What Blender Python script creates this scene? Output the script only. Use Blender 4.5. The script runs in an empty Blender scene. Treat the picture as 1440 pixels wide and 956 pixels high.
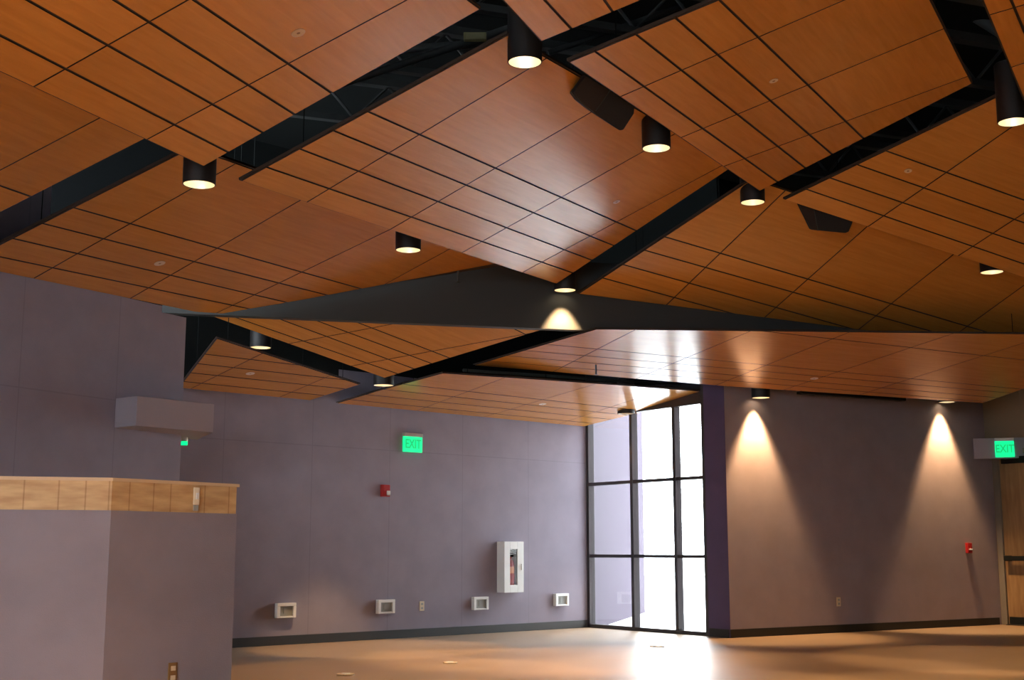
import bpy, bmesh, math, random
from mathutils import Vector, Matrix
random.seed(4)
S = bpy.context.scene; COL = S.collection
PI = math.pi
# ------------------------------------------------------------------ survey of the room
F = 1800.0; EYE = 1.08; PITCH = math.atan(297.0 / F)
CAM = Vector((0, 0, EYE))
def ray(x, y):
    """direction of a sight line taken from the camera position"""
    a, b, c = x - 720.0, y - 478.0, F
    sp, cp = math.sin(PITCH), math.cos(PITCH)
    return Vector((a, b * sp + c * cp, -b * cp + c * sp))
class Plane:
    def __init__(s, n, p): s.n = Vector(n).normalized(); s.p = Vector(p)
    def at(s, x, y):
        r = ray(x, y); return CAM + r * ((s.p - CAM).dot(s.n) / r.dot(s.n))
def plane_nd(n, d, k=1.0):
    n = Vector(n).normalized(); return Plane(n, CAM + n * d * k)
def plane3(a, b, c):
    n = (b - a).cross(c - a).normalized()
    if n.z < 0: n = -n
    return Plane(n, a)
def floor_pt(x, y, z=0.0):
    r = ray(x, y); return CAM + r * ((z - EYE) / r.z)
def at_y(x, y, Y):
    r = ray(x, y); return CAM + r * (Y / r.y)
def az(deg): return Vector((math.sin(math.radians(deg)), math.cos(math.radians(deg)), 0))
class Wall:
    """vertical plane; u runs left to right seen from the room, w points into the wall"""
    def __init__(s, a, b):
        s.a = Vector((a[0], a[1], 0)); s.b = Vector((b[0], b[1], 0)); s.u = (s.b - s.a).normalized()
        s.w = Vector((-s.u.y, s.u.x, 0)); s.pl = Plane(s.w, s.a); s.rz = math.atan2(s.u.y, s.u.x)
    def at(s, x, y): return s.pl.at(x, y)
    def s_of(s, p): return (Vector((p[0], p[1], 0)) - s.a).dot(s.u)
    def pt(s, d, z, out=0.0): return s.a + s.u * d - s.w * out + Vector((0, 0, z))

# ------------------------------------------------------------------ materials
def mat(name, col, rough=.6, metal=0, spec=.5, emit=None, estr=0, alpha=None):
    m = bpy.data.materials.new(name); m.use_nodes = True
    b = m.node_tree.nodes['Principled BSDF']
    b.inputs['Base Color'].default_value = (*col, 1); b.inputs['Roughness'].default_value = rough
    b.inputs['Metallic'].default_value = metal; b.inputs['Specular IOR Level'].default_value = spec
    if emit: b.inputs['Emission Color'].default_value = (*emit, 1); b.inputs['Emission Strength'].default_value = estr
    return m
def nodes(m): return m.node_tree.nodes, m.node_tree.links
def noise_color(m, c1, c2, scale=(1, 1, 1), nscale=4, detail=5, lo=.35, hi=.65, coord='Object', bump=0, bscale=None, rough=None):
    N, L = nodes(m); b = N['Principled BSDF']
    tc = N.new('ShaderNodeTexCoord'); mp = N.new('ShaderNodeMapping'); mp.inputs['Scale'].default_value = scale
    n = N.new('ShaderNodeTexNoise'); n.inputs['Scale'].default_value = nscale; n.inputs['Detail'].default_value = detail
    r = N.new('ShaderNodeValToRGB'); r.color_ramp.elements[0].position = lo; r.color_ramp.elements[1].position = hi
    r.color_ramp.elements[0].color = (*c1, 1); r.color_ramp.elements[1].color = (*c2, 1)
    L.new(tc.outputs[coord], mp.inputs['Vector']); L.new(mp.outputs[0], n.inputs['Vector'])
    L.new(n.outputs['Fac'], r.inputs['Fac']); L.new(r.outputs['Color'], b.inputs['Base Color'])
    if rough:
        q = N.new('ShaderNodeMapRange'); q.inputs['To Min'].default_value = rough[0]; q.inputs['To Max'].default_value = rough[1]
        q.inputs['From Min'].default_value = .3; q.inputs['From Max'].default_value = .7
        L.new(n.outputs['Fac'], q.inputs['Value']); L.new(q.outputs[0], b.inputs['Roughness'])
    if bump:
        n2 = N.new('ShaderNodeTexNoise'); n2.inputs['Scale'].default_value = bscale or 80; n2.inputs['Detail'].default_value = 3
        L.new(tc.outputs[coord], n2.inputs['Vector'])
        bp = N.new('ShaderNodeBump'); bp.inputs['Strength'].default_value = bump; bp.inputs['Distance'].default_value = .01
        L.new(n2.outputs['Fac'], bp.inputs['Height']); L.new(bp.outputs[0], b.inputs['Normal'])
    return r

def wood_veneer():
    m = mat('wood_veneer', (.4, .17, .055), .215, spec=.5)
    N, L = nodes(m); b = N['Principled BSDF']
    uv = N.new('ShaderNodeUVMap'); uv.uv_map = 'UVMap'
    mp = N.new('ShaderNodeMapping'); mp.inputs['Scale'].default_value = (.9, 9, 1)
    geo = N.new('ShaderNodeNewGeometry')
    off = N.new('ShaderNodeVectorMath'); off.operation = 'ADD'
    ml = N.new('ShaderNodeMath'); ml.operation = 'MULTIPLY'; ml.inputs[1].default_value = 37
    L.new(geo.outputs['Random Per Island'], ml.inputs[0]); L.new(uv.outputs[0], mp.inputs[0])
    L.new(mp.outputs[0], off.inputs[0]); L.new(ml.outputs[0], off.inputs[1])
    n = N.new('ShaderNodeTexNoise'); n.inputs['Scale'].default_value = 2.2; n.inputs['Detail'].default_value = 6; n.inputs['Distortion'].default_value = .6
    L.new(off.outputs[0], n.inputs['Vector'])
    r = N.new('ShaderNodeValToRGB')
    r.color_ramp.elements[0].position = .25; r.color_ramp.elements[0].color = (*WOOD_DARK, 1)
    r.color_ramp.elements[1].position = .75; r.color_ramp.elements[1].color = (*WOOD_LIGHT, 1)
    L.new(n.outputs['Fac'], r.inputs['Fac'])
    hs = N.new('ShaderNodeHueSaturation')
    mr = N.new('ShaderNodeMapRange'); mr.inputs['To Min'].default_value = .93; mr.inputs['To Max'].default_value = 1.07
    L.new(geo.outputs['Random Per Island'], mr.inputs['Value']); L.new(mr.outputs[0], hs.inputs['Value'])
    L.new(r.outputs['Color'], hs.inputs['Color']); L.new(hs.outputs[0], b.inputs['Base Color'])
    return m
WOOD_DARK = (.48, .20, .038); WOOD_LIGHT = (.58, .255, .053)
M_WOOD = wood_veneer()
M_BACK = mat('dark_backing', (.03, .017, .010), .8)
M_BLACK = mat('matte_black', (.006, .007, .007), .85, spec=.2)
M_HOUSING = mat('lamp_housing_black', (.007, .007, .008), .6)
M_REFL = mat('lamp_reflector', (.92, .84, .68), .42, metal=.85)
M_BULB = mat('lamp_bulb', (1, .85, .65), .5, emit=(1, .86, .64), estr=11)
M_STEM = mat('grey_steel', (.12, .14, .13), .45, metal=.6)
M_FASCIA = mat('charcoal_paint', (.035, .038, .036), .75)
M_PLENUM = mat('plenum_black', (.012, .015, .015), .9, spec=.1)
M_DUCT = mat('plenum_dark_grey', (.035, .042, .042), .7)
M_BASE = mat('rubber_base', (.014, .012, .009), .6)
M_WHITE = mat('white_enamel', (.72, .74, .72), .45)
M_GREYIN = mat('grey_insert', (.30, .32, .30), .6)
M_IVORY = mat('ivory_plastic', (.62, .52, .36), .5)
M_BROWN = mat('brown_plastic', (.22, .12, .04), .5)
M_RED = mat('red_plastic', (.38, .012, .012), .4)
M_STROBE = mat('strobe_lens', (.75, .72, .66), .2)
M_ALU = mat('dark_bronze_frame', (.045, .040, .042), .4, metal=.3)
M_GRAYFRAME = mat('jamb_paint', (.16, .14, .11), .55)
M_BEIGE = mat('beige_drywall', (.19, .145, .09), .8)
M_GREEN = mat('exit_green', (.0, .3, .1), .5, emit=(.0, 1.0, .30), estr=.9)
M_GREEN2 = mat('exit_letter_green', (.0, .1, .04), .5, emit=(.0, .45, .13), estr=1.0)
M_SPK = mat('speaker_black', (.010, .010, .011), .7)
M_SPK2 = mat('speaker_brown', (.022, .014, .011), .8)
M_PIN = mat('cream_plate', (.55, .40, .22), .5)
M_WALLBOX = mat('header_paint', (.34, .30, .33), .8)
PURPLE = (.26, .233, .285)
def wall_mat(name, c, seams=None, bump=.15):
    m = mat(name, c, .85, spec=.25)
    c1 = tuple(v * .95 for v in c); c2 = tuple(min(1, v * 1.05) for v in c)
    r = noise_color(m, c1, c2, nscale=3, detail=8, coord='UV', bump=bump, bscale=150)
    if seams:
        N, L = nodes(m); b = N['Principled BSDF']
        uv = N.new('ShaderNodeUVMap'); uv.uv_map = 'UVMap'; sp = N.new('ShaderNodeSeparateXYZ'); L.new(uv.outputs[0], sp.inputs[0])
        last = None
        for ax, pos in seams:
            d = N.new('ShaderNodeMath'); d.operation = 'SUBTRACT'; d.inputs[1].default_value = pos; L.new(sp.outputs[ax], d.inputs[0])
            a = N.new('ShaderNodeMath'); a.operation = 'ABSOLUTE'; L.new(d.outputs[0], a.inputs[0])
            l = N.new('ShaderNodeMath'); l.operation = 'LESS_THAN'; l.inputs[1].default_value = .006; L.new(a.outputs[0], l.inputs[0])
            if last:
                mx = N.new('ShaderNodeMath'); mx.operation = 'MAXIMUM'; L.new(last, mx.inputs[0]); L.new(l.outputs[0], mx.inputs[1]); last = mx.outputs[0]
            else: last = l.outputs[0]
        mix = N.new('ShaderNodeMixRGB'); mix.blend_type = 'MULTIPLY'; mix.inputs[2].default_value = (.88, .88, .88, 1)
        L.new(last, mix.inputs[0]); L.new(r.outputs['Color'], mix.inputs[1]); L.new(mix.outputs[0], b.inputs['Base Color'])
    return m
M_PURPLE = wall_mat('purple_fabric', PURPLE)
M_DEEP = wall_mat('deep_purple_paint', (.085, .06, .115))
M_EXT = wall_mat('shaded_lilac_stucco', (.031, .018, .0355), bump=.6)  # colour held far below the wall's mid purple to stand for shade

# ------------------------------------------------------------------ mesh helpers
def new_obj(name, me, m, parent=None):
    o = bpy.data.objects.new(name, me); COL.objects.link(o)
    if m is not None: me.materials.append(m)
    if parent: o.parent = parent
    return o
class MB:
    def __init__(s): s.v = []; s.f = []; s.uv = []
    def add(s, vs, fs, uvs=None):
        k = len(s.v); s.v += [tuple(v) for v in vs]; s.f += [tuple(i + k for i in f) for f in fs]
        for i, f in enumerate(fs): s.uv.append(uvs[i] if uvs else None)
        return s
    def box(s, x0, x1, y0, y1, z0, z1):
        vs = [(x, y, z) for z in (z0, z1) for y in (y0, y1) for x in (x0, x1)]
        return s.add(vs, [(0, 2, 3, 1), (4, 5, 7, 6), (0, 1, 5, 4), (2, 6, 7, 3), (0, 4, 6, 2), (1, 3, 7, 5)])
    def prism(s, poly, z0, z1):
        """poly: list of (x,y); extruded in z"""
        n = len(poly); vs = [(x, y, z0) for x, y in poly] + [(x, y, z1) for x, y in poly]
        return s.add(vs, [tuple(range(n))[::-1], tuple(range(n, 2 * n))] + [(i, (i + 1) % n, n + (i + 1) % n, n + i) for i in range(n)])
    def extr(s, pts, d):
        """3D polygon extruded along vector d"""
        n = len(pts); pts = [Vector(p) for p in pts]; vs = pts + [p + Vector(d) for p in pts]
        return s.add(vs, [tuple(range(n))[::-1], tuple(range(n, 2 * n))] + [(i, (i + 1) % n, n + (i + 1) % n, n + i) for i in range(n)])
    def lathe(s, prof, n=32, c=(0, 0, 0), axis='z', cap=False):
        k = []; vs = []; fs = []
        for r, z in prof:
            for i in range(n):
                a = 2 * PI * i / n; x, y = r * math.cos(a), r * math.sin(a)
                vs.append((c[0] + x, c[1] + y, c[2] + z) if axis == 'z' else (c[0] + x, c[1] + z, c[2] + y))
        for j in range(len(prof) - 1):
            for i in range(n):
                a, b = j * n + i, j * n + (i + 1) % n
                fs.append((a, b, b + n, a + n))
        if cap: fs += [tuple(range(n))[::-1], tuple(range((len(prof) - 1) * n, len(prof) * n))]
        return s.add(vs, fs)
    def bar(s, a, b, r, n=8):
        a = Vector(a); b = Vector(b); d = (b - a); q = d.to_track_quat('Z', 'Y').to_matrix()
        vs = []; 
        for t in (a, b):
            for i in range(n): vs.append(t + q @ Vector((r * math.cos(2 * PI * i / n), r * math.sin(2 * PI * i / n), 0)))
        return s.add(vs, [(i, (i + 1) % n, n + (i + 1) % n, n + i) for i in range(n)] + [tuple(range(n))[::-1], tuple(range(n, 2 * n))])
    def build(s, name, m, parent=None, smooth=False, bevel=0, fix=True):
        me = bpy.data.meshes.new(name); me.from_pydata(s.v, [], s.f)
        if any(s.uv):
            l = me.uv_layers.new(name='UVMap')
            for p, u in zip(me.polygons, s.uv):
                if u:
                    for li, c in zip(p.loop_indices, u): l.data[li].uv = c
        me.validate()
        if fix:
            bm = bmesh.new(); bm.from_mesh(me); bmesh.ops.recalc_face_normals(bm, faces=bm.faces); bm.to_mesh(me); bm.free()
        if smooth:
            for p in me.polygons: p.use_smooth = True
            try: me.set_sharp_from_angle(angle=math.radians(40))
            except Exception: pass
        o = new_obj(name, me, m, parent)
        if bevel:
            md = o.modifiers.new('bevel', 'BEVEL'); md.width = bevel; md.segments = 2; md.limit_method = 'ANGLE'
        return o
def thing(name, label, cat, loc=(0, 0, 0), rz=0, group=None):
    o = bpy.data.objects.new(name, None); COL.objects.link(o); o.location = loc; o.rotation_euler = (0, 0, rz)
    o.empty_display_size = .1; o['label'] = label; o['category'] = cat
    if group: o['group'] = group
    return o
def tag(o, label, cat, group=None):
    o['label'] = label; o['category'] = cat
    if group: o['group'] = group
    return o
def struct(o, label=None):
    o['kind'] = 'structure'
    if label: o['label'] = label
    return o
def copy_thing(root):
    r = root.copy(); COL.objects.link(r)
    for ch in list(root.children):
        c = ch.copy(); COL.objects.link(c); c.parent = r
        for g in list(ch.children):
            d = g.copy(); COL.objects.link(d); d.parent = c
    return r

# ------------------------------------------------------------------ walls of the survey
BACK = Wall(floor_pt(331, 910.5), floor_pt(826, 882))
WIN = Wall(floor_pt(826, 882), floor_pt(997, 894.5))
RIGHT = Wall(floor_pt(1027, 897), floor_pt(1409, 878))
PYL = Wall((-4.31, 10.53), (-3.39, 12.19))
FAS = Wall((0.72, 13.87), (0.72 + 1, 13.87 + .241))
DOORW = Wall(RIGHT.b[:2], (RIGHT.b + az(146.6))[:2])

def wall_poly(name, W, pts, m, thick=.15, parent=None, holes=None):
    """pts: (s, z) on wall, extruded into the wall; uv in metres"""
    n = len(pts); front = [W.pt(s_, z) for s_, z in pts]; back = [p + W.w * thick for p in front]
    mb = MB(); uv = [tuple(p) for p in pts]
    mb.add(front, [tuple(range(n))], [uv]); mb.add(back, [tuple(range(n))[::-1]], [uv[::-1]])
    for i in range(n):
        j = (i + 1) % n
        mb.add([front[i], front[j], back[j], back[i]], [(0, 1, 2, 3)], [[uv[i], uv[j], uv[j], uv[i]]])
    o = mb.build(name, m, parent)
    return o
def px(W, x, y): p = W.at(x, y); return (W.s_of(p), p.z)

# seams of the fabric on the back wall
seam_s = [px(BACK, x, 720)[0] for x in (437, 547, 650, 743)]
step = 1.22
M_BACKW = wall_mat('purple_fabric_panels', PURPLE, [('X', v) for v in seam_s] + [('X', seam_s[0] - step), ('Y', px(BACK, 650, 640)[1])])
zt = 3.32
L0 = BACK.s_of((-6.6, 11.5))
sk, z476 = px(BACK, 476, 539); s430, z430 = px(BACK, 430, 552); zk = min(2.97, z430)
struct(wall_poly('wall_back', BACK, [(L0, 0), (BACK.s_of(BACK.b), 0), (BACK.s_of(BACK.b), zt), (sk, zt), (sk, z476), (s430, zk), (L0, zk)], M_BACKW))
struct(wall_poly('wall_back_upper', BACK, [(L0, zk), (s430, zk), (sk, z476), (sk, zt), (BACK.s_of(BACK.b) + .2, zt), (BACK.s_of(BACK.b) + .2, 6), (L0, 6)], M_PLENUM))
struct(wall_poly('wall_right', RIGHT, [(.006, 0), (RIGHT.s_of(RIGHT.b), 0), (RIGHT.s_of(RIGHT.b), 4.3), (.006, 4.3)], wall_mat('purple_fabric_right', (.31, .25, .26))))
# return face between window and right wall
RET = Wall(WIN.b[:2], RIGHT.a[:2])
rl = RET.s_of(RET.b)
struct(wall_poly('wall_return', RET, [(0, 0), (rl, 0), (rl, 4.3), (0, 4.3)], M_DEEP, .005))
# pylon at the left: stepped top so the space above shows
e_r = px(PYL, 262, 445)[0]; e_m = px(PYL, 228, 431)[0]; e_l = px(PYL, 70, 312)[0]
z_m = px(PYL, 150, 413.6)[1] + .01
z_low = px(PYL, 250, 444)[1]
M_PYL = wall_mat('purple_fabric_pylon', PURPLE, [('X', px(PYL, v, 520)[0]) for v in (28, 165)] + [('Y', px(PYL, 120, 557)[1])])
s0 = PYL.s_of((-8.2, 3.5))
struct(wall_poly('wall_left', PYL, [(s0, 0), (e_r, 0), (e_r, z_low), (e_m, z_low), (e_m, z_m), (e_l, z_m), (e_l, 5.6), (s0, 5.6)], M_PYL, .2))
# low wall in front with the unfinished ledge
P242 = floor_pt(242, 946, .40)
dA = az(38.6)
LOWR = Wall(P242[:2], (P242 + dA)[:2])
c150 = LOWR.s_of(LOWR.at(152, 800)); c330 = LOWR.s_of(LOWR.at(328.5, 850))
z_cap = LOWR.at(331, 680.5).z; z_led = LOWR.at(331, 722.4).z
pc = LOWR.pt(c150, 0); pe = LOWR.pt(c330, 0)
LOWL = Wall((pc - az(75) * 3.2)[:2], pc[:2])
ll = LOWL.s_of(LOWL.b)
def low_prism(name, z0, z1, out, m):
    a = LOWL.pt(0, 0, out); b_ = LOWL.pt(ll, 0, out); w1 = LOWL.u; 
    # mitred corner
    bL = LOWL.a - LOWL.w * out; bR = LOWR.a - LOWR.w * out
    # intersection of the two offset lines
    d1, d2 = LOWL.u, LOWR.u; r = bR - bL; den = d1.x * d2.y - d1.y * d2.x
    t = (r.x * d2.y - r.y * d2.x) / den; cor = bL + d1 * t
    end = LOWR.pt(c330 + out, 0, out); endb = end + LOWR.w * (.22 + 2 * out)
    nb = LOWL.w * (.22 + 2 * out)
    corb_ = cor + (LOWL.w + LOWR.w).normalized() * (.24 + 2 * out)
    poly = [(p.x, p.y) for p in (a, cor, end, endb, corb_, a + nb)]
    mb = MB(); n = len(poly); dist = [0]
    for i in range(n): dist.append(dist[-1] + (Vector(poly[i]) - Vector(poly[(i + 1) % n])).length)
    for i in range(n):
        j = (i + 1) % n
        mb.add([(*poly[i], z0), (*poly[j], z0), (*poly[j], z1), (*poly[i], z1)], [(0, 1, 2, 3)], [[(dist[i], z0), (dist[i + 1], z0), (dist[i + 1], z1), (dist[i], z1)]])
    mb.add([(*p, z1) for p in poly], [tuple(range(n))], [[p for p in poly]])
    mb.add([(*p, z0) for p in poly], [tuple(range(n))[::-1]], [[p for p in poly][::-1]])
    return mb.build(name, m)
struct(low_prism('wall_low', 0, z_led, 0, wall_mat('purple_fabric_low', (.245, .218, .25))))
M_PLY = mat('raw_plywood', (.55, .36, .17), .6)
noise_color(M_PLY, (.46, .28, .12), (.62, .42, .20), scale=(3, 14, 1), nscale=1.6, detail=6, coord='UV')
def ply_joints(m, joints):
    N, L = nodes(m); b = N['Principled BSDF']
    src = b.inputs['Base Color'].links[0].from_socket
    uv = N.new('ShaderNodeUVMap'); uv.uv_map = 'UVMap'; sp = N.new('ShaderNodeSeparateXYZ'); L.new(uv.outputs[0], sp.inputs[0])
    last = None
    for pos in joints:
        d = N.new('ShaderNodeMath'); d.operation = 'SUBTRACT'; d.inputs[1].default_value = pos; L.new(sp.outputs['X'], d.inputs[0])
        a = N.new('ShaderNodeMath'); a.operation = 'ABSOLUTE'; L.new(d.outputs[0], a.inputs[0])
        l = N.new('ShaderNodeMath'); l.operation = 'LESS_THAN'; l.inputs[1].default_value = .004; L.new(a.outputs[0], l.inputs[0])
        if last:
            mx = N.new('ShaderNodeMath'); mx.operation = 'MAXIMUM'; L.new(last, mx.inputs[0]); L.new(l.outputs[0], mx.inputs[1]); last = mx.outputs[0]
        else: last = l.outputs[0]
    mix = N.new('ShaderNodeMixRGB'); mix.blend_type = 'MULTIPLY'; mix.inputs[2].default_value = (.72, .65, .58, 1)
    L.new(last, mix.inputs[0]); L.new(src, mix.inputs[1]); L.new(mix.outputs[0], b.inputs['Base Color'])
js = []
for x in (33, 82, 120, 153): js.append(LOWL.s_of(LOWL.at(x, 700)))
for x in (182, 216, 240, 288, 322): js.append(ll + LOWR.s_of(LOWR.at(x, 700)) - c150)
ply_joints(M_PLY, js)
struct(low_prism('trim_1', z_led, z_cap - .018, -.004, M_PLY), 'raw plywood band along the top of the low purple wall')
M_PLYCAP = mat('plywood_edge', (.60, .44, .26), .6)
struct(low_prism('trim_2', z_cap - .018, z_cap, .008, M_PLYCAP), 'thin pale cap strip on the plywood band of the low wall')

# header box on the pylon, left
wp = PYL.at(162, 598.6); dB = az(38.6 - 90)
best = None
for i in range(400):
    t = i * .005; c = wp - dB * t; r_ = (c.x / c.y)
    e = abs(r_ - (191 - 720) / (math.cos(PITCH) * F + (598.6 - 478) * math.sin(PITCH)))
    if best is None or e < best[0]: best = (e, t)
cL = wp - dB * best[1]; cL = Vector((cL.x, cL.y, 0))
HB = Wall(cL[:2], (cL + az(39.5))[:2])
pr = HB.at(299.8, 607.5); cR = Vector((pr.x, pr.y, 0)); zb0 = HB.at(191, 598.6).z; zb1 = HB.at(191, 556.4).z
q1 = cR + az(-23) * .9
pl_ = Vector((wp.x, wp.y, 0)) 
mb = MB().prism([(cL.x, cL.y), (cR.x, cR.y), (q1.x, q1.y), ((q1 - PYL.u * .9).x, (q1 - PYL.u * .9).y), (pl_ + PYL.w * .05)[:2]], zb0, zb1)
struct(mb.build('trim_3', M_WALLBOX, bevel=.004), 'grey header box crossing the edge of the tall left wall')

# fascia (bulkhead) between the high and the low ceilings
zf = FAS.at(480, 450).z
sL = FAS.s_of(FAS.at(228, 432)); sR = FAS.s_of(FAS.at(1560, 488))
struct(wall_poly('wall_fascia', FAS, [(sL, zf), (sR, zf), (sR, 4.25), (sL, 4.25)], M_FASCIA, .12), 'charcoal bulkhead between the high and low wooden ceilings')

# ------------------------------------------------------------------ ceiling panels
STRIP_G, CROSS_G = .019, .013
def clip(poly, a, b, keep):
    """poly = [(x,y,gap of edge starting here)] ; keep side of the line a->b"""
    nx, ny = -(b[1] - a[1]), (b[0] - a[0]); l = math.hypot(nx, ny); nx /= l; ny /= l
    d = [((p[0] - a[0]) * nx + (p[1] - a[1]) * ny) * keep for p in poly]
    out = []
    for i in range(len(poly)):
        j = (i + 1) % len(poly); p, q = poly[i], poly[j]
        if d[i] >= 0: out.append(p)
        if (d[i] >= 0) != (d[j] >= 0):
            t = d[i] / (d[i] - d[j]); x = p[0] + (q[0] - p[0]) * t; y = p[1] + (q[1] - p[1]) * t
            out.append((x, y, None if d[i] >= 0 else p[2]))
    return out
def split(poly, a, b, gap):
    res = []
    for k in (1, -1):
        o = clip(poly, a, b, k)
        o = [(x, y, gap if g is None else g) for x, y, g in o]
        if len(o) >= 3: res.append(o)
    return res if len(res) == 2 else [poly]
def inset(poly):
    """move every edge inwards by half its own gap"""
    n = len(poly); pts = poly
    area = sum(pts[i][0] * pts[(i + 1) % n][1] - pts[(i + 1) % n][0] * pts[i][1] for i in range(n)) / 2
    sg = 1 if area > 0 else -1
    if abs(area) < 1e-4: return None
    cur = [(p[0], p[1], 0) for p in pts]
    for i in range(n):
        p, q = pts[i], pts[(i + 1) % n]; l = math.hypot(q[0] - p[0], q[1] - p[1])
        if l < 1e-6: continue
        nx, ny = -(q[1] - p[1]) / l * sg, (q[0] - p[0]) / l * sg; g = p[2] / 2
        a = (p[0] + nx * g, p[1] + ny * g); b = (q[0] + nx * g, q[1] + ny * g)
        cur = [(x, y, 0) for x, y, _ in clip(cur, a, b, sg)]
        if len(cur) < 3: return None
    out = []
    for x, y, _ in cur:
        if not out or math.hypot(out[-1][0] - x, out[-1][1] - y) > 2e-4: out.append((x, y))
    return out if len(out) >= 3 else None
def panel(label, P, outline, strips, crosses, extra=None, gk=1.0, th=.032):
    o3 = [P.at(*p) for p in outline]
    org = o3[0]; sa, sb = strips[0]; u = (P.at(*sb) - P.at(*sa)).normalized(); v = P.n.cross(u).normalized()
    to2 = lambda p: ((p - org).dot(u), (p - org).dot(v))
    poly = [(*to2(p), .028) for p in o3]; cells = [poly]
    lines = [(to2(P.at(*a)), to2(P.at(*b)), STRIP_G * gk) for a, b in strips] + [(to2(P.at(*a)), to2(P.at(*b)), CROSS_G * gk) for a, b in crosses]
    if extra: lines += extra(to2, P)
    for a, b, g in lines:
        nc = []
        for c in cells: nc += split(c, a, b, g)
        cells = nc
    root = thing('ceiling_panel', label, 'ceiling panel', org, group='suspended wooden ceiling panels')
    root.rotation_euler = Matrix((u, v, P.n)).transposed().to_euler()
    mb = MB()
    for c in cells:
        q = inset(c)
        if not q: continue
        n = len(q); uvs = [q[::-1], q] + [[(q[i][0], q[i][1]), (q[(i + 1) % n][0], q[(i + 1) % n][1])] * 2 for i in range(n)]
        mb.add([(x, y, 0) for x, y in q] + [(x, y, .016) for x, y in q],
               [tuple(range(n))[::-1], tuple(range(n, 2 * n))] + [(i, (i + 1) % n, n + (i + 1) % n, n + i) for i in range(n)], uvs)
    vf = mb.build('veneer_facing', M_WOOD, root); vf.data.materials.append(M_BACK)
    for p in vf.data.polygons:
        if abs(p.normal.z) < .5: p.material_index = 1
    pp = [(x, y) for x, y, _ in poly]
    MB().prism(pp, .010, th).build('backing_board', M_BACK, root)
    # hanger rods
    cx = sum(p[0] for p in pp) / len(pp); cy = sum(p[1] for p in pp) / len(pp)
    for p in pp[:4]:
        x = cx + (p[0] - cx) * .8; y = cy + (p[1] - cy) * .8
        w = org + u * x + v * y
        if w.z > 5.7: continue
        up = Matrix((u, v, P.n)) @ Vector((0, 0, 1)); t = (5.95 - w.z)
        a = Vector((x, y, .05)); MB().bar(a, a + up * (t - .05), .004, 6).build('hanger_rod', M_PLENUM, root)
    return root

P1 = plane_nd((-.3382, .0985, .9359), 4.3521, .96)
P2 = plane_nd((-.2889, .1504, .9455), 4.6717, .985)
P3 = plane_nd((-.2604, .1188, .9582), 4.5877)
P4 = plane_nd((-.1961, .1065, .9748), 4.2626, .965)
P5 = plane_nd((.07, .2964, .9525), 7.1808, .975)
P6 = plane_nd((-.0149, .37, .9289), 7.7048)
P0 = Plane((-.33, .10, .936), at_y(201, 197.5, 9.0))
PN = Plane((-.21, .10, .972), at_y(760.5, 59.6, 8.25))
P7 = Plane((-.12, .14, .98), at_y(1440, 144, 9.6))
# low ceilings
RO = .40
A2 = Wall((RIGHT.a - RIGHT.w * RO)[:2], (RIGHT.b - RIGHT.w * RO)[:2])
Q2 = Plane((-.005, .13, 1), (2.6, 16.2, 3.17))
FB = Wall((FAS.a + FAS.w * .10)[:2], (FAS.b + FAS.w * .10)[:2])
Q1 = plane3(FB.at(286, 441), FB.at(780, 458.5), at_y(540.4, 532.1, 14.6))
def tilt_from_back(p, deg):
    a = BACK.at(*p); c = -BACK.w
    return plane3(a, a + BACK.u, a + c + Vector((0, 0, math.tan(math.radians(deg)))))
Q3 = tilt_from_back((640, 583), 7)
Q0 = tilt_from_back((300, 550.3), 11)

pan = {}
pan['P1'] = panel('wooden ceiling panel at top left whose sharp lower corner meets a black downlight', P1,
  [(286, 235), (677.5, 12.7), (480, -137), (-350, -60)],
  [((0, 49.5), (321, 214)), ((38.5, 0), (371.5, 187.4)), ((160.7, 0), (416.7, 162.3)), ((272.8, 0), (468.6, 132.2))],
  [((264.4, 0), (50.2, 120.5)), ((572, 0), (204, 197.5))])
pan['P0'] = panel('wooden ceiling panel at the left image edge, tucked under the top left panel', P0,
  [(300, 147), (-150, 376), (-450, 250), (0, -80)],
  [((0, 261), (48.5, 278)), ((0, 299), (12, 303))], [((134, 169), (0, 239.3)), ((0, 90), (-100, 145))])
pan['P2'] = panel('large central wooden ceiling panel with a pale window reflection and pointed far corner', P2,
  [(336.7, 255), (782.3, 399.7), (1035, 231.7), (714, 48.6)],
  [((376.9, 235.5), (804, 383)), ((420.4, 208.7), (831.6, 365.4)), ((467.3, 182.8), (861, 344.4)), ((515.8, 156), (892, 323))],
  [((427, 287), (737.7, 100.4)), ((548, 323), (800, 176)), ((652.5, 353.6), (892, 220)), ((739.6, 380.4), (1009, 236))])
pan['P3'] = panel('long wooden ceiling panel running along the top of the tall left wall', P3,
  [(269.3, 207.2), (-55.6, 371.6), (274, 439), (312, 441.5), (427, 421.7), (540, 400.5), (702, 375.4), (735, 370)],
  [((97, 290), (515, 408)), ((63.6, 315), (468.6, 417)), ((25, 336.8), (405, 425.5)), ((0, 361), (326, 429))],
  [((329.7, 231), (50, 390)), ((418, 284), (186, 418)), ((547, 323.4), (311, 437)), ((627, 353), (533.6, 403.8))])
pan['P4'] = panel('wooden ceiling panel at upper right with a black speaker hanging at its edge', P4,
  [(798, 87.7), (1067.8, 269.3), (1368.4, 117.2), (1265, -90), (1130, -50)],
  [((836.5, 72), (1093.9, 256)), ((895, 48.5), (1132.4, 236)), ((951, 26), (1170.9, 217.6)), ((1011.9, 0), (1214.4, 194.5))],
  [((1187.6, 0), (876.7, 134)), ((1328, 40), (960, 192.5)), ((1361.7, 107), (1012, 236))])
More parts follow.
